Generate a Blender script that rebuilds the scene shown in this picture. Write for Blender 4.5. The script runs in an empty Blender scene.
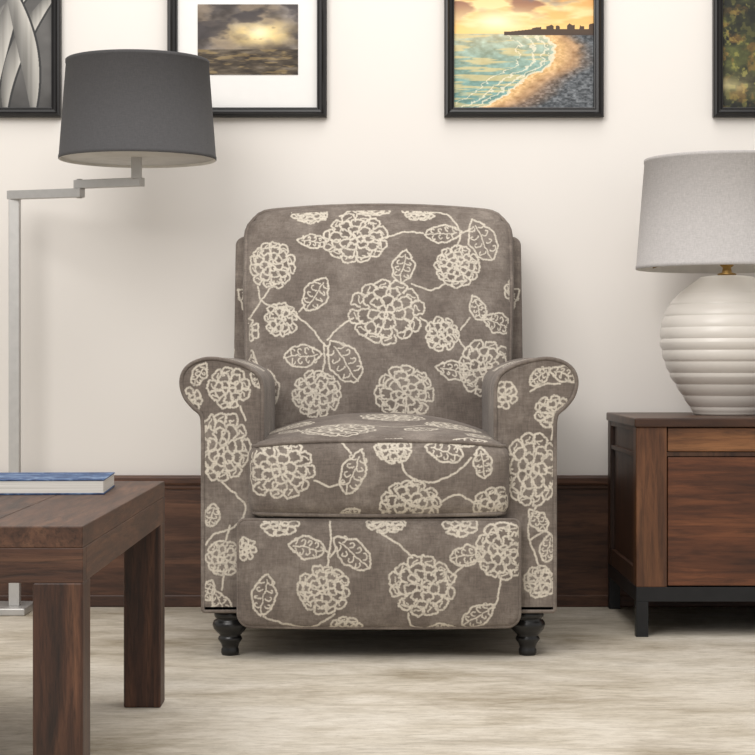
import bpy, bmesh, math, random
import numpy as np
from mathutils import Vector
random.seed(3); np.random.seed(3)
sc=bpy.context.scene
try: sc.view_settings.view_transform='Standard'
except: pass
COL=sc.collection

def lin(c):
    c=[x/255 for x in c]
    return tuple(((x+.055)/1.055)**2.4 if x>.04045 else x/12.92 for x in c)+(1,)

# ---------------- materials ----------------
def newmat(name):
    m=bpy.data.materials.new(name); m.use_nodes=True
    nt=m.node_tree; b=nt.nodes['Principled BSDF']
    return m,nt,b
def N(nt,t,**k):
    n=nt.nodes.new(t)
    for a,v in k.items(): setattr(n,a,v)
    return n
def coords(nt,scale=(1,1,1),rot=(0,0,0)):
    tc=N(nt,'ShaderNodeTexCoord'); mp=N(nt,'ShaderNodeMapping')
    mp.inputs['Scale'].default_value=scale; mp.inputs['Rotation'].default_value=rot
    nt.links.new(tc.outputs['Object'],mp.inputs['Vector']); return mp.outputs['Vector']
def noise(nt,vec,scale,detail=4,rough=.5,dist=0):
    n=N(nt,'ShaderNodeTexNoise'); n.inputs['Scale'].default_value=scale
    n.inputs['Detail'].default_value=detail; n.inputs['Roughness'].default_value=rough
    n.inputs['Distortion'].default_value=dist
    if vec: nt.links.new(vec,n.inputs['Vector'])
    return n.outputs['Fac']
def ramp(nt,fac,stops):
    r=N(nt,'ShaderNodeValToRGB'); e=r.color_ramp.elements
    while len(e)<len(stops): e.new(.5)
    for i,(p,c) in enumerate(stops):
        e[i].position=p; e[i].color=c
    nt.links.new(fac,r.inputs['Fac']); return r.outputs['Color']
def mix(nt,fac,a,b,mode='MIX'):
    m=N(nt,'ShaderNodeMix',data_type='RGBA',blend_type=mode)
    for s,i in ((fac,0),(a,6),(b,7)):
        if isinstance(s,(int,float,tuple)): m.inputs[i].default_value=s
        else: nt.links.new(s,m.inputs[i])
    return m.outputs[2]
def bump(nt,b,h,st=.2,d=.002):
    n=N(nt,'ShaderNodeBump'); n.inputs['Strength'].default_value=st; n.inputs['Distance'].default_value=d
    nt.links.new(h,n.inputs['Height']); nt.links.new(n.outputs['Normal'],b.inputs['Normal'])
def plain(name,c,rough=.5,metal=0,var=.06,nscale=30,bmp=0):
    m,nt,b=newmat(name); v=coords(nt)
    f=noise(nt,v,nscale)
    c=lin(c); d=tuple(x*(1-var) for x in c[:3])+(1,); e=tuple(min(1,x*(1+var)) for x in c[:3])+(1,)
    nt.links.new(ramp(nt,f,[(.3,d),(.7,e)]),b.inputs['Base Color'])
    b.inputs['Roughness'].default_value=rough; b.inputs['Metallic'].default_value=metal
    if bmp: bump(nt,b,f,bmp)
    return m
def wood(name,dark,mid,light,axis='X',rough=.45,gs=1.0,bstr=.25,lo=.35):
    m,nt,b=newmat(name)
    st={'X':(1.2,14,14),'Y':(14,1.2,14),'Z':(14,14,1.2)}[axis]
    st=tuple(s*gs for s in st)
    v=coords(nt,st)
    f1=noise(nt,v,1.6,6,.62,1.6)
    v2=coords(nt,tuple(s*4 for s in st)); f2=noise(nt,v2,3,5,.7,.5)
    v3=coords(nt,tuple((s**.6)*1.2 for s in st)); f3=noise(nt,v3,2.2,3,.5,.8)
    base=ramp(nt,f1,[(.28,lin(dark)),(.5,lin(mid)),(.72,lin(light))])
    fine=ramp(nt,f2,[(.34,(lo,lo*.95,lo*.9,1)),(.56,(1,1,1,1))])
    c=mix(nt,.75,base,fine,'MULTIPLY')
    c=mix(nt,.6,c,ramp(nt,f3,[(.35,(.5,.47,.45,1)),(.6,(1.1,1.1,1.1,1))]),'MULTIPLY')
    nt.links.new(c,b.inputs['Base Color']); b.inputs['Roughness'].default_value=rough
    bump(nt,b,f2,bstr,.001)
    return m

# ---------------- mesh helpers ----------------
def empty(name,loc):
    e=bpy.data.objects.new(name,None); e.location=loc; e.empty_display_size=.1; COL.objects.link(e); return e
def mkobj(name,verts,faces,mat,parent=None,smooth=False,wn=False):
    me=bpy.data.meshes.new(name); me.from_pydata([tuple(v) for v in verts],[],faces)
    bm=bmesh.new(); bm.from_mesh(me); bmesh.ops.recalc_face_normals(bm,faces=bm.faces); bm.to_mesh(me); bm.free()
    if smooth:
        for p in me.polygons: p.use_smooth=True
    if mat: me.materials.append(mat)
    o=bpy.data.objects.new(name,me); COL.objects.link(o)
    if parent: o.parent=parent
    if wn:
        w=o.modifiers.new('wn','WEIGHTED_NORMAL')
    return o
def box(name,x0,x1,y0,y1,z0,z1,mat,parent=None,bev=.003):
    v=[(x,y,z) for x in(x0,x1) for y in(y0,y1) for z in(z0,z1)]
    f=[(0,1,3,2),(4,6,7,5),(0,4,5,1),(2,3,7,6),(0,2,6,4),(1,5,7,3)]
    o=mkobj(name,v,f,mat,parent)
    if bev:
        m=o.modifiers.new('b','BEVEL'); m.width=bev; m.segments=2
    return o
def rbox(name,c,h,r,mat,parent,nmid=12,deform=None):
    def ax(hh):
        a=[-hh+r*t/5 for t in range(5)]
        m=[-(hh-r)+2*(hh-r)*i/nmid for i in range(nmid+1)]
        return a+m+[-x for x in reversed(a)]
    A=[ax(k) for k in h]; idx={}; V=[]; F=[]
    def vid(p):
        k=tuple(round(x,6) for x in p)
        if k not in idx:
            q=Vector([max(-(h[i]-r),min(h[i]-r,p[i])) for i in range(3)])
            d=Vector(p)-q
            d=Vector([math.tan(max(-1,min(1,x/r))*math.pi/4) for x in d])
            if d.length>0: d=d.normalized()*r
            P=q+d+Vector(c)
            if deform: P=Vector(deform(P))
            idx[k]=len(V); V.append(P)
        return idx[k]
    for a in range(3):
        b1,b2=(a+1)%3,(a+2)%3
        for s in(-1,1):
            for i in range(len(A[b1])-1):
                for j in range(len(A[b2])-1):
                    q=[]
                    for (ii,jj) in((i,j),(i+1,j),(i+1,j+1),(i,j+1)):
                        p=[0,0,0]; p[a]=s*h[a]; p[b1]=A[b1][ii]; p[b2]=A[b2][jj]; q.append(vid(p))
                    F.append(tuple(q))
    return mkobj(name,V,F,mat,parent,True)
def catmull(P,n=8,closed=True):
    out=[]; L=len(P)
    R=range(L) if closed else range(L-1)
    for i in R:
        g=lambda k:Vector(P[k%L]) if closed else Vector(P[max(0,min(L-1,k))])
        p0,p1,p2,p3=g(i-1),g(i),g(i+1),g(i+2)
        for t in range(n):
            t/=n
            out.append(.5*((2*p1)+(p2-p0)*t+(2*p0-5*p1+4*p2-p3)*t*t+(3*p1-p0-3*p2+p3)*t**3))
    if not closed: out.append(Vector(P[-1]))
    return out
def onorm(O):
    A=sum(O[i][0]*O[(i+1)%len(O)][1]-O[(i+1)%len(O)][0]*O[i][1] for i in range(len(O)))
    s=1 if A>0 else -1; R=[]
    for i in range(len(O)):
        t=Vector(O[(i+1)%len(O)])-Vector(O[i-1]); t.normalize(); R.append(Vector((t[1],-t[0]))*s)
    return R
def rrect(x0,x1,z0,z1,rb,rt,seg=8,n=10):
    P=[]
    def arc(cx,cz,r,a0):
        for k in range(seg+1):
            a=math.radians(a0+90*k/seg); P.append(Vector((cx+r*math.cos(a),cz+r*math.sin(a))))
    def ln(a,b):
        for k in range(1,n): P.append(Vector(a).lerp(Vector(b),k/n))
    arc(x0+rb,z0+rb,rb,180); ln((x0+rb,z0),(x1-rb,z0)); arc(x1-rb,z0+rb,rb,270); ln((x1,z0+rb),(x1,z1-rt))
    arc(x1-rt,z1-rt,rt,0); ln((x1-rt,z1),(x0+rt,z1)); arc(x0+rt,z1-rt,rt,90); ln((x0,z1-rt),(x0,z0+rb))
    return P
def slab(name,O,yF,yB,r,mat,parent,c=None,rings=12,deform=None,capn=False,yseg=6):
    O=[Vector(o) for o in O]; NN=onorm(O); n=len(O); V=[];F=[]
    if c is None: c=sum(O,Vector((0,0)))/n
    c=Vector(c)
    ins=[O[i]-NN[i]*r for i in range(n)]
    L=[]
    if not capn:
        for k in range(1,rings):
            q=k/rings
            L.append([( c[0]+(p[0]-c[0])*q, yF, c[1]+(p[1]-c[1])*q) for p in ins])
    for k in range(6):
        t=k/5*math.pi/2
        L.append([(O[i][0]-NN[i][0]*r*(1-math.sin(t)), yF+r*(1-math.cos(t)), O[i][1]-NN[i][1]*r*(1-math.sin(t))) for i in range(n)])
    for k in range(1,yseg):
        y=yF+r+(yB-yF-2*r)*k/yseg
        L.append([(o[0],y,o[1]) for o in O])
    for k in range(6):
        t=math.pi/2-k/5*math.pi/2
        L.append([(O[i][0]-NN[i][0]*r*(1-math.sin(t)), yB-r*(1-math.cos(t)), O[i][1]-NN[i][1]*r*(1-math.sin(t))) for i in range(n)])
    for ring in L:
        V+=ring
    for k in range(len(L)-1):
        for i in range(n):
            j=(i+1)%n; F.append((k*n+i,k*n+j,(k+1)*n+j,(k+1)*n+i))
    if capn: F.append(tuple(range(n)))
    else:
        V.append((c[0],yF,c[1])); ci=len(V)-1
        for i in range(n): F.append((ci,i,(i+1)%n))
    F.append(tuple((len(L)-1)*n+i for i in range(n)))
    if deform: V=[deform(Vector(v)) for v in V]
    return mkobj(name,V,F,mat,parent,True,wn=capn)
def lathe(name,prof,mat,parent,c=(0,0,0),seg=64,smooth=True):
    V=[];F=[]; n=len(prof)
    for k in range(seg):
        a=2*math.pi*k/seg
        for r,z in prof: V.append((c[0]+r*math.cos(a),c[1]+r*math.sin(a),c[2]+z))
    for k in range(seg):
        for i in range(n-1):
            a=k*n+i;b=((k+1)%seg)*n+i; F.append((a,b,b+1,a+1))
    o=mkobj(name,V,F,mat,parent,smooth)
    bm=bmesh.new(); bm.from_mesh(o.data); bmesh.ops.remove_doubles(bm,verts=bm.verts,dist=1e-5)
    bmesh.ops.recalc_face_normals(bm,faces=bm.faces); bm.to_mesh(o.data); bm.free()
    return o
def tube(name,pts,r,mat,parent,closed=False):
    cu=bpy.data.curves.new(name,'CURVE'); cu.dimensions='3D'; cu.bevel_depth=r; cu.bevel_resolution=3; cu.use_fill_caps=True
    s=cu.splines.new('POLY'); s.points.add(len(pts)-1)
    for i,p in enumerate(pts): s.points[i].co=(*p,1)
    s.use_cyclic_u=closed
    cu.materials.append(mat); o=bpy.data.objects.new(name,cu); COL.objects.link(o)
    if parent: o.parent=parent
    return o

# ---------------- generated pattern images ----------------
def vn(n,gx,gy,seed):
    r=np.random.RandomState(seed); g=r.rand(gy+2,gx+2)
    x=np.linspace(0,gx,n,endpoint=False); y=np.linspace(0,gy,n,endpoint=False)
    xi=x.astype(int); yi=y.astype(int); fx=x-xi; fy=y-yi; fx=fx*fx*(3-2*fx); fy=fy*fy*(3-2*fy)
    fx=fx[None,:]; fy=fy[:,None]
    return (g[yi][:,xi]*(1-fx)+g[yi][:,xi+1]*fx)*(1-fy)+(g[yi+1][:,xi]*(1-fx)+g[yi+1][:,xi+1]*fx)*fy
def fb(n,gx,gy,seed): return sum(vn(n,gx*2**k,gy*2**k,seed+k)*.5**k for k in range(4))/1.875
def mkimg(name,arr,data=False):
    h,w=arr.shape[:2]
    im=bpy.data.images.new(name,w,h,alpha=False,float_buffer=False)
    if data: im.colorspace_settings.name='Non-Color'
    a=np.ones((h,w,4),np.float32)
    if arr.ndim==2: a[...,:3]=arr[...,None]
    else: a[...,:3]=arr
    im.pixels.foreach_set(a.ravel()); im.update(); im.pack()
    return im
RES=1600; EXT=1.2
class Canvas:
    def __init__(s): s.m=np.zeros((RES,RES),bool); s.thin=np.zeros((RES,RES),bool); s.fl=[]
    def line(s,P,thin=False,jit=.0010):
        P=np.array([(p[0],p[1]) for p in P],float)
        d=np.hypot(*np.diff(P,axis=0).T); t=np.r_[0,np.cumsum(d)]
        if t[-1]<=0: return
        n=int(t[-1]/.0005)+2; q=np.linspace(0,t[-1],n)
        x=np.interp(q,t,P[:,0]); z=np.interp(q,t,P[:,1])
        w=np.convolve(np.random.randn(n+40),np.ones(18)/18,'same')[20:20+n]*jit*4
        w2=np.convolve(np.random.randn(n+40),np.ones(18)/18,'same')[20:20+n]*jit*4
        x=x+w; z=z+w2
        i=((x+.6)/EXT*RES).astype(int)%RES; j=(z/EXT*RES).astype(int)%RES
        (s.thin if thin else s.m)[j,i]=True
    def flower(s,x,z,r,ry=None):
        ry=ry or r; a0=random.random()*6; rm=(r+ry)/2
        s.fl.append((x,z,r,ry))
        if rm<.030: rings=((.58,1.0,8),(.1,.55,5))
        elif rm<.05: rings=((.66,1.0,9),(.34,.72,7),(.02,.34,4))
        else: rings=((.72,1.0,12),(.46,.78,9),(.22,.52,7),(.02,.24,4))
        for q,(fr,fr2,n) in enumerate(rings):
            a0+=.4
            for k in range(n):
                a=a0+2*math.pi*(k+random.uniform(-.2,.2))/n; w=math.pi/n*random.uniform(1.05,1.35)
                P=[]; top=fr+(fr2-fr)*random.uniform(.84,1.1)
                for t in range(17):
                    u=t/16; an=a-w*math.cos(math.pi*u)*(1.0 if 3<t<13 else .85)
                    rad=fr+(top-fr)*(math.sin(math.pi*u)**.6)
                    P.append((x+r*rad*math.cos(an),z+ry*rad*math.sin(an)))
                s.line(P,thin=False,jit=.0013)
                if q==0 and rm>.03:
                    c1=fr+(fr2-fr)*.05; c2=fr+(fr2-fr)*.6
                    Q=[(x+r*(c1+(c2-c1)*u)*math.cos(a+.12*math.sin(5*u)),z+ry*(c1+(c2-c1)*u)*math.sin(a+.12*math.sin(5*u))) for u in np.linspace(0,1,8)]
                    s.line(Q,thin=True)
    def leaf(s,x,z,L,ang,w=None):
        w=w or L*.27; a=math.radians(ang); ca,sa=math.cos(a),math.sin(a)
        T=lambda u,v:(x+u*ca-v*sa,z+u*sa+v*ca)
        for sg in(-1,1):
            P=[]
            for t in np.linspace(0,1,24):
                P.append(T(-L/2+L*t, sg*w*(math.sin(math.pi*t**.85)**.8)*(1+.08*math.sin(14*t))))
            s.line(P)
        s.line([T(-L/2+L*t*.85,.06*w*math.sin(6*t)) for t in np.linspace(0,1,14)],thin=True)
        for k in range(4):
            u=-L*.32+L*.19*k
            for sg in(-1,1):
                s.line([T(u+L*.045+L*.045*math.cos(b),sg*(w*.42+w*.26*math.sin(b))) for b in np.linspace(.3,4.6,12)],thin=True)
    def stem(s,P):
        s.line(catmull([Vector(p) for p in P],10,False),jit=.0007)
    def out(s):
        def dil(m,r):
            o=np.zeros(m.shape,np.float32)
            R=int(r+1)
            for dx in range(-R,R+1):
                for dy in range(-R,R+1):
                    d=math.hypot(dx,dy); k=max(0,min(1,r+.5-d))
                    if k>0: o=np.maximum(o,np.roll(m,(dy,dx),(0,1))*k)
            return o
        a=np.maximum(dil(s.m,2.4),dil(s.thin,1.7))
        X=(np.arange(RES)/RES*EXT-.6)[None,:]; Z=(np.arange(RES)/RES*EXT)[:,None]
        wsh=np.zeros((RES,RES),np.float32)
        for x,z,r,ry in s.fl:
            d=((X-x)/r)**2+((Z-z)/ry)**2
            wsh=np.maximum(wsh,np.clip((1-d)*3,0,1))
        wsh*=.10*np.clip((fb(RES,60,60,5)-.3)*3,0,1)
        a=np.maximum(a,wsh)
        a=(a*2+np.roll(a,1,0)+np.roll(a,-1,0)+np.roll(a,1,1)+np.roll(a,-1,1))/6
        return a
def conv(s):
    return lambda px,py:((px-379)*s,.6-(py-365)*s)
def fill(c,s,FL,LV,ST):
    f=conv(s)
    for t in FL:
        x,z=f(t[0],t[1]); c.flower(x,z,t[2]*s,(t[3]*s if len(t)>3 else None))
    for t in LV:
        x,z=f(t[0],t[1]); c.leaf(x,z,t[2]*s,t[3],(t[4]*s if len(t)>4 else None))
    for P in ST: c.stem([f(*p) for p in P])

def fabric(name,arr):
    m,nt,b=newmat(name)
    im=mkimg(name+'_print',arr,True)
    tx=N(nt,'ShaderNodeTexImage'); tx.image=im; tx.interpolation='Linear'
    uv=N(nt,'ShaderNodeTexCoord'); nt.links.new(uv.outputs['UV'],tx.inputs['Vector'])
    finish_fabric(nt,b,tx.outputs['Color']); return m
def finish_fabric(nt,b,fac):
    v=coords(nt); v3=coords(nt,(1,1,8)); v4=coords(nt,(8,8,1))
    n1=noise(nt,v,9,5,.75); n2=noise(nt,v3,35,6,.8); n3=noise(nt,v4,35,6,.8)
    base=ramp(nt,n1,[(.3,lin((104,94,87))),(.5,lin((120,110,102))),(.66,lin((142,132,123)))])
    w=mix(nt,.5,n2,n3)
    wr=ramp(nt,w,[(.40,(.64,.64,.64,1)),(.60,(1.15,1.15,1.15,1))])
    base=mix(nt,.8,base,wr,'MULTIPLY')
    if fac is not None:
        d=ramp(nt,w,[(.37,(.35,.35,.35,1)),(.54,(.9,.9,.9,1))])
        k=mix(nt,1.0,fac,d,'MULTIPLY')
        base=mix(nt,k,base,lin((218,209,193)))
    nt.links.new(base,b.inputs['Base Color']); b.inputs['Roughness'].default_value=.9
    b.inputs['Sheen Weight'].default_value=.1
    b.inputs['Specular IOR Level'].default_value=.2
    fine=noise(nt,v,900,2); bump(nt,b,fine,.3,.001)
def uvmap(o,yf):
    me=o.data; uv=me.uv_layers.new(name='UVMap')
    for p in me.polygons:
        n=p.normal; ax=max(range(3),key=lambda i:abs(n[i])*(1.15 if i==1 else 1))
        for li in p.loop_indices:
            c=me.vertices[me.loops[li].vertex_index].co
            if ax==1: u,v=c.x,c.z
            elif ax==0: u,v=c.x+math.copysign(1,n.x)*(c.y-yf),c.z
            else: u,v=c.x,c.z+math.copysign(1,n.z)*(c.y-yf)
            uv.data[li].uv=((u+.6)/EXT,v/EXT)

cb=Canvas()
fill(cb,.00232,
 [(356,237,33,26),(309,211,19,10),(272,264,23,24),(387,312,37,33),(282,320,17),(372,204,21,9),(421,209,17,9),(458,266,23,21),(442,334,17),(318,393,24,23),(404,392,29,26),(485,368,28,28),(247,330,12),(520,290,14)],
 [(312,240,30,175,7),(404,266,34,80,11),(317,294,38,60,12),(445,232,38,5,9),(484,238,46,115,14),(345,361,48,125,15),(305,356,38,5,11),(478,308,26,110,8),(498,323,32,160,10),(452,370,34,170,9),(271,388,36,95,10),(250,365,30,80,8)],
 [[(258,286),(263,302),(290,312),(312,328),(325,345),(330,346)],[(325,345),(326,362),(322,374)],[(328,340),(340,328),(354,318)],[(420,318),(428,324),(430,330)],[(412,284),(430,290),(446,284)],[(458,246),(462,232),(452,214),(434,208)],[(462,232),(476,225)],[(470,318),(460,330)],[(482,320),(494,319)],[(386,237),(408,230),(425,232)],[(455,335),(465,350)],[(300,312),(306,305)],[(272,286),(262,300),(250,318)],[(340,214),(352,206)]])
cs=Canvas(); s=.00206
fill(cs,s,[(281,467,35,30),(393,447,18,15),(410,502,30,25),(493,505,22,20),(262,525,14,10)],
 [(354,470,46,70,12),(443,450,38,165,10),(481,461,30,100,9),(468,436,36,10,9),(350,512,22,20)],
 [[(400,458),(408,474),(430,480),(455,470),(470,456)],[(340,440),(352,452)],[(316,478),(330,484),(345,480)],[(439,500),(455,492),(472,500)]])
for x,v,r in((-.085,.555,.08),(.16,.66,.06),(-.2,.72,.06),(.03,.75,.07),(.22,.53,.04)): cs.flower(x,v,r)
cs.leaf(.09,.56,.08,30); cs.leaf(-.19,.6,.07,120); cs.stem([(-.02,.6),(.04,.58),(.09,.62),(.12,.66)])
cf=Canvas(); s=.00204
fill(cf,s,[(422,584,33,30),(324,588,26,24),(503,550,29,28),(460,524,18,11),(386,522,20,10),(346,630,17,15),(280,524,18,10),(246,548,11)],
 [(307,546,36,170,11),(352,551,46,140,13),(467,554,36,10,10),(478,614,38,35,10),(265,593,42,80,12),(440,630,30,10,8)],
 [[(330,518),(331,540),(328,564)],[(331,556),(337,548)],[(331,552),(322,546)],[(378,530),(400,544),(412,556)],[(450,575),(462,565),(480,556)],[(408,612),(412,624),(425,630)],[(264,615),(285,622),(312,626),(335,612)],[(500,577),(496,600),(488,608)]])
ca=Canvas(); s=.00205
fill(ca,s,[(229,388,21),(222,447,28,35),(224,558,18),(553,412,18,16),(532,470,29,37),(540,582,16),(504,395,14),(190,400,12)],
 [(222,606,36,120,9),(212,515,24,80,8),(200,374,24,60,7),(565,374,32,165,8),(540,376,26,40,7),(548,548,28,80,8),(538,520,26,130,8),(208,590,22,70,7),(258,376,24,100,7)],
 [[(222,482),(236,495),(246,508),(236,525),(214,535),(206,545)],[(230,525),(226,540)],[(240,406),(246,420)],[(553,428),(552,440)],[(536,506),(528,530),(534,552),(540,568)],[(530,540),(545,532),(556,540)],[(530,392),(545,384),(560,384)],[(224,575),(222,590)]])
for x,v in((-.52,.25),(-.55,.5),(.5,.2),(.54,.45),(-.5,.75),(.5,.72),(0,.8),(.25,.85),(-.25,.86),(0,.3)): ca.flower(x,v,.05)
for x,v,a in((-.48,.37,60),(.47,.33,120),(-.45,.62,20),(.46,.6,150),(.3,.75,40),(-.3,.75,140)): ca.leaf(x,v,.09,a)
fab_back=fabric('printed_fabric_back',cb.out()); fab_seat=fabric('printed_fabric_seat',cs.out())
fab_foot=fabric('printed_fabric_foot',cf.out()); fab_arm=fabric('printed_fabric_arm',ca.out())
fab_plain,nt_,b_=newmat('taupe_piping'); finish_fabric(nt_,b_,None)

# ---------------- chair ----------------
chair=empty('recliner_armchair',(.008,0,0))
black=plain('black_lacquer',(24,23,23),.3,0,.1)
dark=plain('dark_underside',(30,27,25),.9)
HX=.320
def taper(x,z):
    t=max(0,min(1,(.80-z)/.44)); x*=1-.085*t**1.3
    z2=z
    if z>.85: z2+=.020*(1-(x/HX)**2)*min(1,(z-.85)/.08)
    return x,z2
O=rrect(-HX,HX,.36,.967,.02,.062,10,14)
O=[Vector(taper(p.x,p.y)) for p in O]
def leanb(P):
    x,y,z=P
    R=.062; a=abs(x)-(HX-R); b=z-(.967-R)
    if a>0 and b>0:
        h=math.hypot(a,b); m=max(a,b); k=m/h
        x=math.copysign(HX-R+a*k,x); z=.967-R+b*k
    fr=max(0,min(1,(-.31-y)/.06))
    x,z=taper(x,z)
    fx=max(0,1-abs(x/(HX*.985))**3); fz=max(0,1-abs((z-.67)/.32)**3)
    bul=.056*fx*fz+.012*math.exp(-((z-.59)/.09)**2)*fx
    y-=bul*fr
    return (x,y+.30*(z-.47)+.25*max(0,z-.86)**1.5,z)
o=rbox('back_cushion',(0,-.3075,.6635),(HX,.0675,.3035),.03,fab_back,chair,34,leanb); uvmap(o,-.35)
NN=onorm(O)
pts=[(lambda q:(O[i].x-NN[i].x*.008,-.367+.30*(q-.47)+.25*max(0,q-.86)**1.5,q))(O[i].y-NN[i].y*.008) for i in range(len(O))]
tube('back_piping',pts,.0045,fab_plain,chair,True)
O=rrect(-.342,.342,.2,.908,.02,.022,6,10)
def leans(P): return (P.x,P.y+.2*(P.z-.47),P.z)
o=slab('back_shell',O,-.27,-.14,.012,fab_arm,chair,capn=True,deform=leans); uvmap(o,-.3)
# arms
for sg,nm in((-1,'arm_left'),(1,'arm_right')):
    curve=catmull([(.364,.44),(.3645,.475),(.368,.497),(.384,.512),(.401,.534),(.4085,.563),(.402,.589),(.382,.607),(.350,.616),(.312,.612),(.274,.600),(.248,.583),(.237,.558),(.236,.52),(.236,.46)],6,False)
    O=[Vector((.236,.2)),Vector((.236,.098)),Vector((.242,.092)),Vector((.3,.092)),Vector((.358,.092)),Vector((.364,.098)),Vector((.364,.2)),Vector((.364,.32))]+curve
    O=[Vector((sg*p.x,p.y)) for p in O]
    if sg<0: O.reverse()
    o=slab(nm,O,-.835,-.16,.012,fab_arm,chair,capn=True,yseg=10); uvmap(o,-.835)
    NN=onorm(O)
    pts=[(O[i].x-NN[i].x*.003,-.833,O[i].y-NN[i].y*.003) for i in range(len(O))]
    tube(nm+'_piping',pts,.0042,fab_plain,chair,True)
# seat
def seatd(P):
    x,y,z=P
    if z>.38:
        k=(z-.38)/.065
        cr=(1-(min(1,abs(x)/.267))**2.2)
        d=min(1,max(0,(y+.872)/.30))
        z+=k*(.018*cr*(d**.5)+ .021*d*cr + .003*cr)
        z-=k*.008*(abs(x)/.267)**4
    y-=.022*(1-(x/.27)**4)*max(0,1-((z-.365)/.09)**2) if y<-.8 else 0
    if z<.33 : z-=.004*(1-(x/.27)**2)
    return (x,y,z)
o=rbox('seat_cushion',(0,-.585,.3685),(.267,.285,.0795),.032,fab_seat,chair,24,seatd); uvmap(o,-.87)
def seam(zc):
    pts=[]
    for i in range(49):
        t=-1+2*i/48; x=.2575*t
        e=max(0,abs(x)-.235)/.0225
        P=seatd(Vector((x,-.8625+.022*(1-math.sqrt(max(0,1-min(1,e)**2))),zc))); pts.append(P)
    return pts
tube('seat_front_piping',seam(.4395),.0042,fab_plain,chair)
tube('seat_lower_piping',seam(.2985),.0042,fab_plain,chair)
# footrest
O=rrect(-.288,.288,.0665,.287,.028,.016,8,12)
for p in O:
    if p.y<.1: p.y-=.003*(1-(p.x/.288)**2)
def footd(P):
    if P.y<-.86:
        P=Vector((P.x,P.y-.018*max(0,1-abs(P.x/.288)**4)*max(0,1-abs((P.z-.176)/.111)**3),P.z))
    return tuple(P)
o=slab('footrest_panel',O,-.872,-.838,.012,fab_foot,chair,c=(0,.176),rings=20,deform=footd); uvmap(o,-.872)
NN=onorm(O); pts=[(O[i].x-NN[i].x*.002,-.866,O[i].y-NN[i].y*.002) for i in range(len(O))]
tube('footrest_piping',pts,.0036,fab_plain,chair,True)
box('seat_box',-.235,.235,-.837,-.2,.095,.29,dark,chair,.004)
prof=[(0,0),(.0165,0),(.0185,.004),(.0185,.012),(.0165,.016),(.019,.024),(.0235,.030),(.0255,.034),(.0235,.038),(.021,.041),(.027,.047),(.034,.055),(.0365,.063),(.034,.071),(.028,.075),(.031,.078),(.033,.081),(.033,.092),(0,.092)]
for i,(x,y) in enumerate(((-.308,-.795),(.308,-.795),(-.3,-.22),(.3,-.22))):
    lathe(f'foot_{i+1}',prof,black,chair,(x,y,0),40)

# ---------------- room ----------------
wallm,nt,b=newmat('wall_paint'); v=coords(nt); f=noise(nt,v,60,5)
nt.links.new(ramp(nt,noise(nt,v,.8),[(.3,lin((231,226,220))),(.7,lin((237,232,226)))]),b.inputs['Base Color']); b.inputs['Roughness'].default_value=.85; bump(nt,b,f,.05,.001)
box('wall_back',-4,4,0,.12,0,2.8,wallm,None,0)
flm,nt,b=newmat('distressed_beige_floor')
v=coords(nt,(1.3,3.2,1)); v1=coords(nt,(1,1.8,1),(0,0,.2)); v2=coords(nt,(5,26,1)); v5=coords(nt,(3,8,1))
a=noise(nt,v,2.2,9,.74,.5); c=noise(nt,v1,1.6,6,.65,.6); g=noise(nt,v2,3,6,.7); h=noise(nt,v5,9,8,.85,.3)
base=ramp(nt,a,[(.36,lin((150,138,118))),(.46,lin((192,182,164))),(.58,lin((222,214,201)))])
pat=ramp(nt,c,[(.38,lin((156,143,121))),(.48,lin((208,199,183))),(.65,lin((231,225,214)))])
base=mix(nt,.5,base,pat)
base=mix(nt,.5,base,ramp(nt,g,[(.34,(.60,.57,.52,1)),(.54,(1,1,1,1))]),'MULTIPLY')
base=mix(nt,.5,base,ramp(nt,h,[(.38,(.57,.53,.48,1)),(.5,(1,1,1,1))]),'MULTIPLY')
nt.links.new(base,b.inputs['Base Color']); b.inputs['Roughness'].default_value=.7; bump(nt,b,h,.3,.003)
box('floor',-4,4,-6,.12,-.1,0,flm,None,0)
bw=wood('dark_walnut_trim',(54,33,23),(84,54,38),(112,77,56),'X',.5,.8)
bb=empty('baseboard_back',(0,0,0))
box('board',-4,4,-.018,0,.016,.296,bw,bb,.002)
box('lower_fillet',-4,4,-.022,0,0,.03,bw,bb,.003)
box('cap',-4,4,-.028,0,.302,.326,bw,bb,.006)
box('cap_cove',-4,4,-.022,0,.292,.304,bw,bb,.003)

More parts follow.
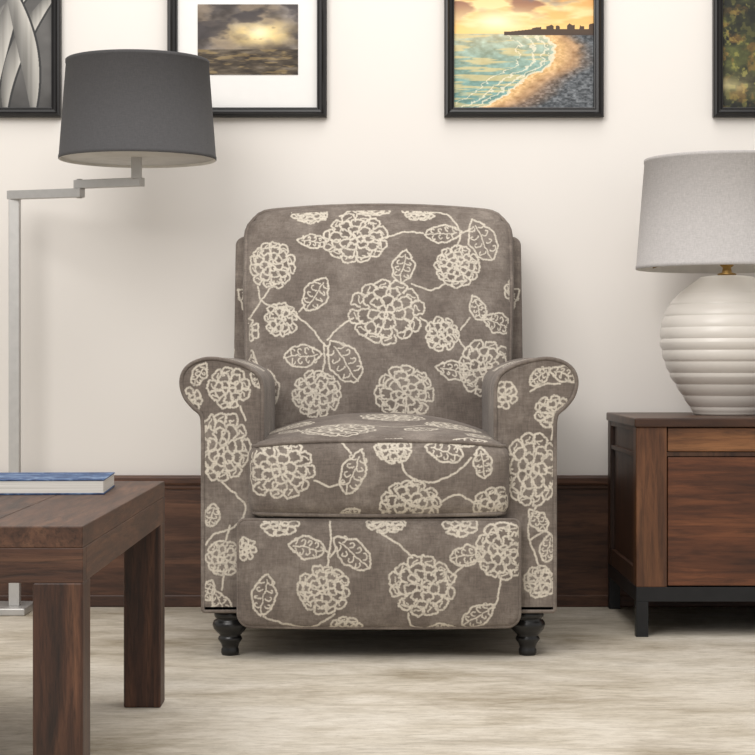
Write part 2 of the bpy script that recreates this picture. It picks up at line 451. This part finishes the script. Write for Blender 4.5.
# ---------------- pictures ----------------
n=384; U,Vv=np.meshgrid(np.linspace(0,1,n),np.linspace(0,1,n))
def C(*c): return np.array(c)/255.
def lay(img,m,c): 
    m=np.clip(m,0,1)[...,None]; return img*(1-m)+c*m
sm=lambda x,w:np.clip(x/w+.5,0,1)
def beach():
    nf=fb(n,24,40,9); nd=fb(n,50,90,19)
    t=np.clip((Vv-.56)/.3,0,1)[...,None]
    img=C(250,206,128)*(1-t)+C(222,160,96)*t
    rays=fb(n,4,16,33)
    img=lay(img,sm(rays-.52,.2)*.8,C(252,226,168)); img=lay(img,sm(fb(n,4,12,44)-.57,.14)*np.clip((Vv-.6)*6,0,1),C(156,112,88))
    img=lay(img,sm(fb(n,5,10,47)-.60,.14)*np.clip((Vv-.66)*6,0,1)*.8,C(118,118,128))
    sun=np.exp(-((U-.30)**2/.03+(Vv-.63)**2/.006)); img=lay(img,sun*.9,C(255,246,208))
    sea=Vv<.54
    w=np.clip((.54-Vv)/.54,0,1)[...,None]
    seac=C(190,190,162)*(1-w)**2+C(112,152,146)*(1-(1-w)**2)
    seac=seac+(nf[...,None]-.5)*.35*np.array([.7,.9,1.]); seac=lay(seac,sm(fb(n,5,60,52)-.58,.1)*.7,C(226,202,142))
    img=np.where(sea[...,None],seac,img)
    us=.28+1.40*np.clip(Vv,0,.30)**.9+.55*np.clip(Vv-.30,0,.14)-1.4*np.clip(Vv-.46,0,.1)+.02*np.sin(Vv*24)+.04*(nf-.5)
    us=us-.10
    land=sea&(U>us)
    d=U-us
    lc=C(226,184,128)+(nd[...,None]-.5)*.35
    lc=lay(lc,sm(d-.10,.08),C(184,146,106)+(nf[...,None]-.5)*.35)
    lc=lay(lc,sm(d-.20,.1),C(124,106,92)+(nd[...,None]-.5)*.45)
    lc=lay(lc,sm(d-.36+.3*Vv,.12),C(90,94,98)+(nd[...,None]-.5)*.55)
    img=np.where(land[...,None],lc,img)
    for o_,ww in((0,.016),(-.06,.010),(-.14,.009),(-.24,.006)):
        m=(np.abs(d-o_-.06*(nf-.5))<ww)&sea; img=lay(img,m*.75,C(240,230,204))
    sky_l=.555+.018*np.clip((U-.4)*6,0,1)+.05*np.clip((U-.52)*5,0,1)*(vn(n,46,1,5)>.45)*vn(n,46,1,8)
    hill=(Vv>.53)&(Vv<sky_l)&(U>.36)
    img=lay(img,hill*.95,C(70,54,44)); 
    return np.clip(img,0,1)
def storm():
    a=fb(n,5,6,61); img=C(92,84,80)*np.ones((n,n,1))+(a[...,None]-.5)*.7
    img=lay(img,sm(fb(n,4,7,77)-.52,.15)*.6,C(156,138,116))
    b2=fb(n,7,11,63)
    g=np.exp(-((U-.62)**2/.10+(Vv-.58)**2/.035))*np.clip(.15+1.5*b2,0,1.2); img=lay(img,g,C(236,206,138))
    g=np.exp(-((U-.62)**2/.012+(Vv-.60)**2/.010)); img=lay(img,g*.9,C(255,240,200))
    img=lay(img,sm(fb(n,4,6,71)-.56,.12)*(Vv>.5)*.7,C(52,46,48))
    sea=Vv<.36; sc_=C(70,58,42)+(fb(n,8,22,81)[...,None]-.5)*.5
    sc_=lay(sc_,sm(fb(n,7,26,91)-.6,.12)*.5,C(178,152,100)); img=np.where(sea[...,None],sc_,img)
    return np.clip(img,0,1)
def leaves():
    img=C(84,82,80)*np.ones((n,n,1))+(fb(n,3,4,101)[...,None]-.5)*.3
    for k,(x0,be,wd) in enumerate(((.30,.5,.10),(.46,.62,.09),(.62,.30,.07),(.72,.55,.06),(.92,-.25,.07))):
        xc=x0+be*np.clip(Vv,0,1)**2*.9-.05; w=wd*np.sin(np.pi*np.clip(Vv*.85+.10,0,1))+.004
        m=np.abs(U-xc)<w; sh=.5+.5*(U-xc)/w
        img=np.where(m[...,None],(C(104,102,98)+C(90,88,84)*np.clip(sh,0,1)[...,None]+(vn(n,60,3,k)[...,None]-.5)*.1),img)
        img=lay(img,(np.abs(U-xc-w)<.008)*1.,C(40,40,40))
    return np.clip(img,0,1)
def forest():
    a=fb(n,12,14,121)[...,None]; img=C(44,46,28)+ (a-.45)*C(140,146,70)
    img=lay(img,sm(fb(n,26,26,131)-.62,.1)*.7,C(150,144,72)); img=lay(img,sm(fb(n,14,14,151)-.64,.1)*.4,C(170,116,56))
    img=lay(img,sm(fb(n,5,5,231)-.52,.2)*.5,C(26,28,18))
    img=lay(img,np.exp(-((Vv-.16)**2/.006))*.9*fb(n,4,20,7),C(216,200,150))
    return np.clip(img,0,1)
def picmat(name,arr):
    m,nt,b=newmat(name); tx=N(nt,'ShaderNodeTexImage'); tx.image=mkimg(name+'_img',arr)
    uv=N(nt,'ShaderNodeTexCoord'); nt.links.new(uv.outputs['UV'],tx.inputs['Vector'])
    nt.links.new(tx.outputs['Color'],b.inputs['Base Color']); b.inputs['Roughness'].default_value=.6; return m
framem=plain('black_frame',(22,20,20),.35,0,.15); matm=plain('white_mat',(236,234,231),.9,0,.01)
def picture(x0,x1,z0,z1,arr,matw=None):
    e=empty('framed_picture',((x0+x1)/2,0,(z0+z1)/2)); W=(x1-x0)/2; H=(z1-z0)/2
    prof=[(0,-.002),(0,-.020),(.003,-.024),(.008,-.025),(.013,-.019),(.019,-.017),(.021,-.019),(.024,-.018),(.025,-.010),(.025,-.002)]
    V=[];F=[]
    for (sx,sz) in((-1,-1),(1,-1),(1,1),(-1,1)):
        for d,y in prof: V.append((sx*(W-d),y,sz*(H-d)))
    m=len(prof)
    for k in range(4):
        for i in range(m):
            a=k*m+i; b=((k+1)%4)*m+i; j=(i+1)%m
            F.append((a,b,((k+1)%4)*m+j,k*m+j))
    mkobj('frame',V,F,framem,e)
    w,h=W-.024,H-.024
    if matw:
        mkobj('mat_board',[(-w,-.006,-h),(w,-.006,-h),(w,-.006,h),(-w,-.006,h)],[(0,1,2,3)],matm,e)
        bx=matw
    else: bx=(-w,w,-h,h)
    pm=picmat('artwork',arr)
    o=mkobj('artwork',[(bx[0],-.0075,bx[2]),(bx[1],-.0075,bx[2]),(bx[1],-.0075,bx[3]),(bx[0],-.0075,bx[3])],[(0,1,2,3)],pm,e)
    l=o.data.uv_layers.new(name='UVMap')
    for li in range(4):
        c=o.data.vertices[o.data.loops[li].vertex_index].co
        l.data[li].uv=((c.x-bx[0])/(bx[1]-bx[0]),(c.z-bx[2])/(bx[3]-bx[2]))
picture(-1.175,-.779,1.215,1.605,leaves())
picture(-.515,-.1195,1.215,1.605,storm(),(-.1235,.126,-.0885,.0865))
picture(.172,.5675,1.215,1.605,beach())
picture(.839,1.235,1.215,1.605,forest())

# ---------------- cabinet ----------------
cab=empty('wooden_cabinet',(.576,-.03,0))
wA=wood('cabinet_wood',(62,36,21),(102,64,39),(134,90,57),'Z',.45,.5)
wB=wood('cabinet_drawer_wood',(64,37,21),(110,70,41),(146,100,62),'X',.45,.6)
wT=wood('cabinet_top_wood',(48,28,18),(78,49,32),(104,71,48),'X',.4,.5)
wD=wood('cabinet_door_wood',(52,28,16),(98,56,33),(136,84,51),'X',.42,.55)
wS=wood('cabinet_side_wood',(48,28,18),(74,46,30),(98,66,43),'Z',.5,.5)
metal=plain('black_metal',(34,34,36),.45,.4,.1)
Wc=.98; d=-.51
box('top',-.004,Wc+.004,d-.006,0,.463,.483,wT,cab,.003)
box('post_front_left',0,.068,d,d+.05,.11,.463,wA,cab,.002)
box('post_front_right',Wc-.068,Wc,d,d+.05,.11,.463,wA,cab,.002)
box('post_back_left',0,.05,-.05,0,.11,.463,wS,cab,.002)
box('side_panel_left',.010,.03,d+.05,-.05,.11,.463,wS,cab,0)
box('side_rail_left',.002,.03,d+.05,-.05,.395,.405,wS,cab,.001)
box('side_rail_top_left',.001,.03,d+.05,-.05,.452,.463,wS,cab,.001)
box('side_rail_low_left',.001,.03,d+.05,-.05,.11,.15,wS,cab,.001)
box('side_panel_right',Wc-.03,Wc,d+.05,0,.11,.463,wS,cab,0)
box('back_panel',.03,Wc-.03,-.02,0,.11,.463,wS,cab,0)
box('inner_dark',.05,Wc-.05,d+.02,-.03,.115,.462,dark,cab,0)
box('rail_mid',.068,Wc-.068,d+.004,d+.03,.398,.408,wS,cab,.001)
for k in range(2):
    a=.070+k*.421; 
    box(f'drawer_{k+1}',a,a+.417,d+.001,d+.02,.409,.4615,wB,cab,.002)
    box(f'lower_drawer_{k+1}',a,a+.417,d+.001,d+.02,.113,.3965,wD,cab,.002)
    for q,z in enumerate((.435,.26)):
        lathe(f'knob_{k+1}_{q+1}',[(0,0),(.01,0),(.012,.01),(0,.012)],metal,cab,(a+.3,d,z),20)
for nm,x0,x1,y0,y1 in(('bar_front',0,Wc,d,d+.027),('bar_back',0,Wc,-.027,0),('bar_left',0,.027,d+.027,-.027),('bar_right',Wc-.027,Wc,d+.027,-.027)):
    box(nm,x0,x1,y0,y1,.078,.11,metal,cab,.001)
for i,(x,y) in enumerate(((0,d),(Wc-.027,d),(0,-.027),(Wc-.027,-.027))):
    box(f'leg_{i+1}',x,x+.027,y,y+.027,0,.078,metal,cab,.001)

# ---------------- table lamp ----------------
lamp=empty('table_lamp',(.826,-.27,.483))
cer=plain('white_ceramic',(222,216,208),.3,0,.02,8)
key=[(0.002,.076),(.012,.084),(.05,.108),(.09,.133),(.13,.149),(.17,.157),(.205,.156),(.235,.148),(.262,.134),(.285,.114),(.305,.088),(.318,.07)]
prof=[(0,0),(.074,0),(.078,.004)]
for i in range(240):
    z=.006+.312*i/239
    r=np.interp(z,[k[0] for k in key],[k[1] for k in key])
    ph=(z-.006)/.0265
    rip=.0032*(abs(math.cos(math.pi*ph))**.7-.6) if z<.29 else 0
    prof.append((r-.002+rip,z))
prof+=[(.062,.323),(.045,.326),(.02,.327),(0,.327)]
lathe('ceramic_body',prof,cer,lamp,seg=96)
brass=plain('antique_brass',(150,120,70),.35,.9)
lathe('brass_neck',[(0,.326),(.022,.326),(.022,.331),(.012,.334),(.010,.345),(.016,.35),(.016,.362),(.009,.366),(.009,.41),(0,.41)],brass,lamp,seg=32)
bulbm=plain('bulb_glass',(240,238,230),.2)
lathe('bulb',[(0,.40),(.014,.40),(.016,.42),(.03,.45),(.032,.47),(.022,.495),(0,.503)],bulbm,lamp,seg=24)
def linen(name,c):
    m,nt,b=newmat(name); v=coords(nt,(1,1,6)); v2=coords(nt,(6,6,1))
    w=mix(nt,.5,noise(nt,v,90,3,.7),noise(nt,v2,90,3,.7))
    c=lin(c); nt.links.new(ramp(nt,w,[(.35,tuple(x*.84 for x in c[:3])+(1,)),(.65,tuple(min(1,x*1.12) for x in c[:3])+(1,))]),b.inputs['Base Color'])
    b.inputs['Roughness'].default_value=.9; bump(nt,b,w,.3,.001); return m
lg=linen('light_grey_linen',(182,178,176)); dg=linen('charcoal_linen',(74,73,74))
def shade(nm,rb,rt,zb,zt,mat,inner,par,c=(0,0,0)):
    t=.002
    lathe(nm,[(rb-.0,zb),(rb+.0012,zb+.001),(rb+.0012,zb+.008),(rb,zb+.009),(rt,zt-.009),(rt+.0012,zt-.008),(rt+.0012,zt-.001),(rt,zt)],mat,par,c,96)
    lathe(nm+'_lining',[(rb,zb),(rb-t,zb),(rt-t,zt),(rt,zt)],inner,par,c,96)
lining=plain('white_lining',(225,222,216),.9)
shade('shade',.211,.192,.342,.600,lg,lining,lamp)
for k in range(3):
    a=k*2*math.pi/3+.3
    tube(f'spider_arm_{k+1}',[(0,0,.40),(0.03*math.cos(a),.03*math.sin(a),.40),(.2085*math.cos(a),.2085*math.sin(a),.352)],.0015,brass,lamp)

# ---------------- floor lamp ----------------
fl=empty('floor_lamp',(-.872,-.13,0))
nick=plain('brushed_nickel',(186,184,181),.45,.55,.04,60)
box('base_plate',-.14,.035,-.06,.09,0,.018,nick,fl,.003)
box('pole',-.013,.013,-.012,.012,.018,1.022,nick,fl,.0015)
def bar(nm,a,b,w,h):
    a=Vector(a);b=Vector(b);d=(b-a).normalized();s=Vector((-d.y,d.x,0)).normalized()*w/2;u=Vector((0,0,h/2))
    V=[a-s-u,a+s-u,a+s+u,a-s+u,b-s-u,b+s-u,b+s+u,b-s+u]
    o=mkobj(nm,V,[(0,1,2,3),(4,7,6,5),(0,4,5,1),(1,5,6,2),(2,6,7,3),(3,7,4,0)],nick,fl)
    m=o.modifiers.new('b','BEVEL'); m.width=.0012; m.segments=2
bar('arm_lower',(-.013,0,1.011),(.182,-.12,1.006),.02,.021)
bar('arm_upper',(.165,-.105,1.027),(.335,-.22,1.022),.02,.020)
lathe('elbow_pivot',[(0,.994),(.007,.994),(.007,1.039),(0,1.039)],nick,fl,(.174,-.112,0),24)
box('arm_riser',.311,.334,-.23,-.21,1.03,1.12,nick,fl,.001)
diff=plain('frosted_diffuser',(205,203,198),.7)
shade('lampshade',.180,.164,1.0725,1.301,dg,lining,fl,(.325,-.22,0))
lathe('diffuser',[(0,1.078),(.1765,1.078),(.1765,1.081),(0,1.081)],diff,fl,(.325,-.22,0),64)
lathe('top_ring',[(.0,1.288),(.163,1.294)],diff,fl,(.325,-.22,0),64)

# ---------------- coffee table ----------------
tb=empty('coffee_table',(-.375,-1.34,0))
tw=wood('rustic_table_wood',(54,34,24),(86,57,41),(116,82,60),'Y',.5,.9,.5,.3)
tz=wood('rustic_leg_wood',(42,24,17),(78,48,33),(110,74,52),'Z',.5,1.1,.6,.2)
tx_=wood('rustic_apron_wood',(42,24,17),(76,48,34),(104,72,52),'X',.5,1.0,.6,.25)
W=-.66; Dd=-.95
nb=5
for k in range(nb):
    a=W+(0-W)*k/nb; b2=W+(0-W)*(k+1)/nb
    box(f'top_plank_{k+1}',a+.0003,b2-.0003,Dd,0,.365,.393,tw,tb,.0015)
box('apron_front',W,0,Dd,Dd+.028,.32,.3648,tx_,tb,.001)
box('apron_back',W,0,-.028,0,.32,.3648,tx_,tb,.001)
box('apron_right',-.028,0,Dd+.028,-.028,.32,.3648,tw,tb,.001)
box('apron_left',W,W+.028,Dd+.028,-.028,.32,.3648,tw,tb,.001)
for i,(x,y) in enumerate(((-.065,Dd),(-.065,-.065),(W,Dd),(W,-.065))):
    box(f'leg_{i+1}',x,x+.065,y,y+.065,0,.321,tz,tb,.003)

# ---------------- book ----------------
bk=empty('blue_book',(-.432,-1.70,.3935)); bk.rotation_euler=(0,0,math.radians(3))
m,nt,b=newmat('blue_cover'); v=coords(nt,(1,1,1)); 
nt.links.new(ramp(nt,noise(nt,v,28,5,.6,1.5),[(.38,lin((36,58,94))),(.52,lin((58,86,126))),(.66,lin((122,142,170)))]),b.inputs['Base Color']); b.inputs['Roughness'].default_value=.7
pages,nt,b=newmat('book_pages'); v=coords(nt,(1,1,500))
nt.links.new(ramp(nt,noise(nt,v,2,2),[(.35,lin((188,184,176))),(.6,lin((230,227,220)))]),b.inputs['Base Color'])
box('cover_bottom',-.30,0,0,.205,0,.002,m,bk,.0005)
box('page_block',-.298,-.001,.001,.201,.002,.022,pages,bk,.001)
box('cover_top',-.30,0,0,.205,.022,.024,m,bk,.0005)
box('spine',-.303,-.298,0,.205,0,.024,m,bk,.001)

# ---------------- light ----------------
w=bpy.data.worlds.new('World'); sc.world=w; w.use_nodes=True
w.node_tree.nodes['Background'].inputs[0].default_value=(1,.98,.955,1); w.node_tree.nodes['Background'].inputs[1].default_value=.62
def area(nm,loc,tgt,size,power,col=(1,.97,.94)):
    l=bpy.data.lights.new(nm,'AREA'); l.size=size; l.energy=power; l.color=col
    o=bpy.data.objects.new(nm,l); o.location=loc; COL.objects.link(o)
    o.rotation_euler=(Vector(tgt)-Vector(loc)).to_track_quat('-Z','Y').to_euler()
area('key_softbox',(-1.3,-3.6,2.7),(0,-.3,.5),2.0,78)
area('overhead_area',(.3,-1.3,2.7),(0,-.6,0),1.6,27)  # unseen area light above the chair

cam=bpy.data.cameras.new('camera'); co=bpy.data.objects.new('camera',cam); COL.objects.link(co)
co.location=(0,-4.73,.6); co.rotation_euler=(math.pi/2,0,0)
cam.sensor_width=36; cam.lens=36*1900/755; cam.shift_y=-12.5/755; cam.shift_x=2.5/755
sc.camera=co
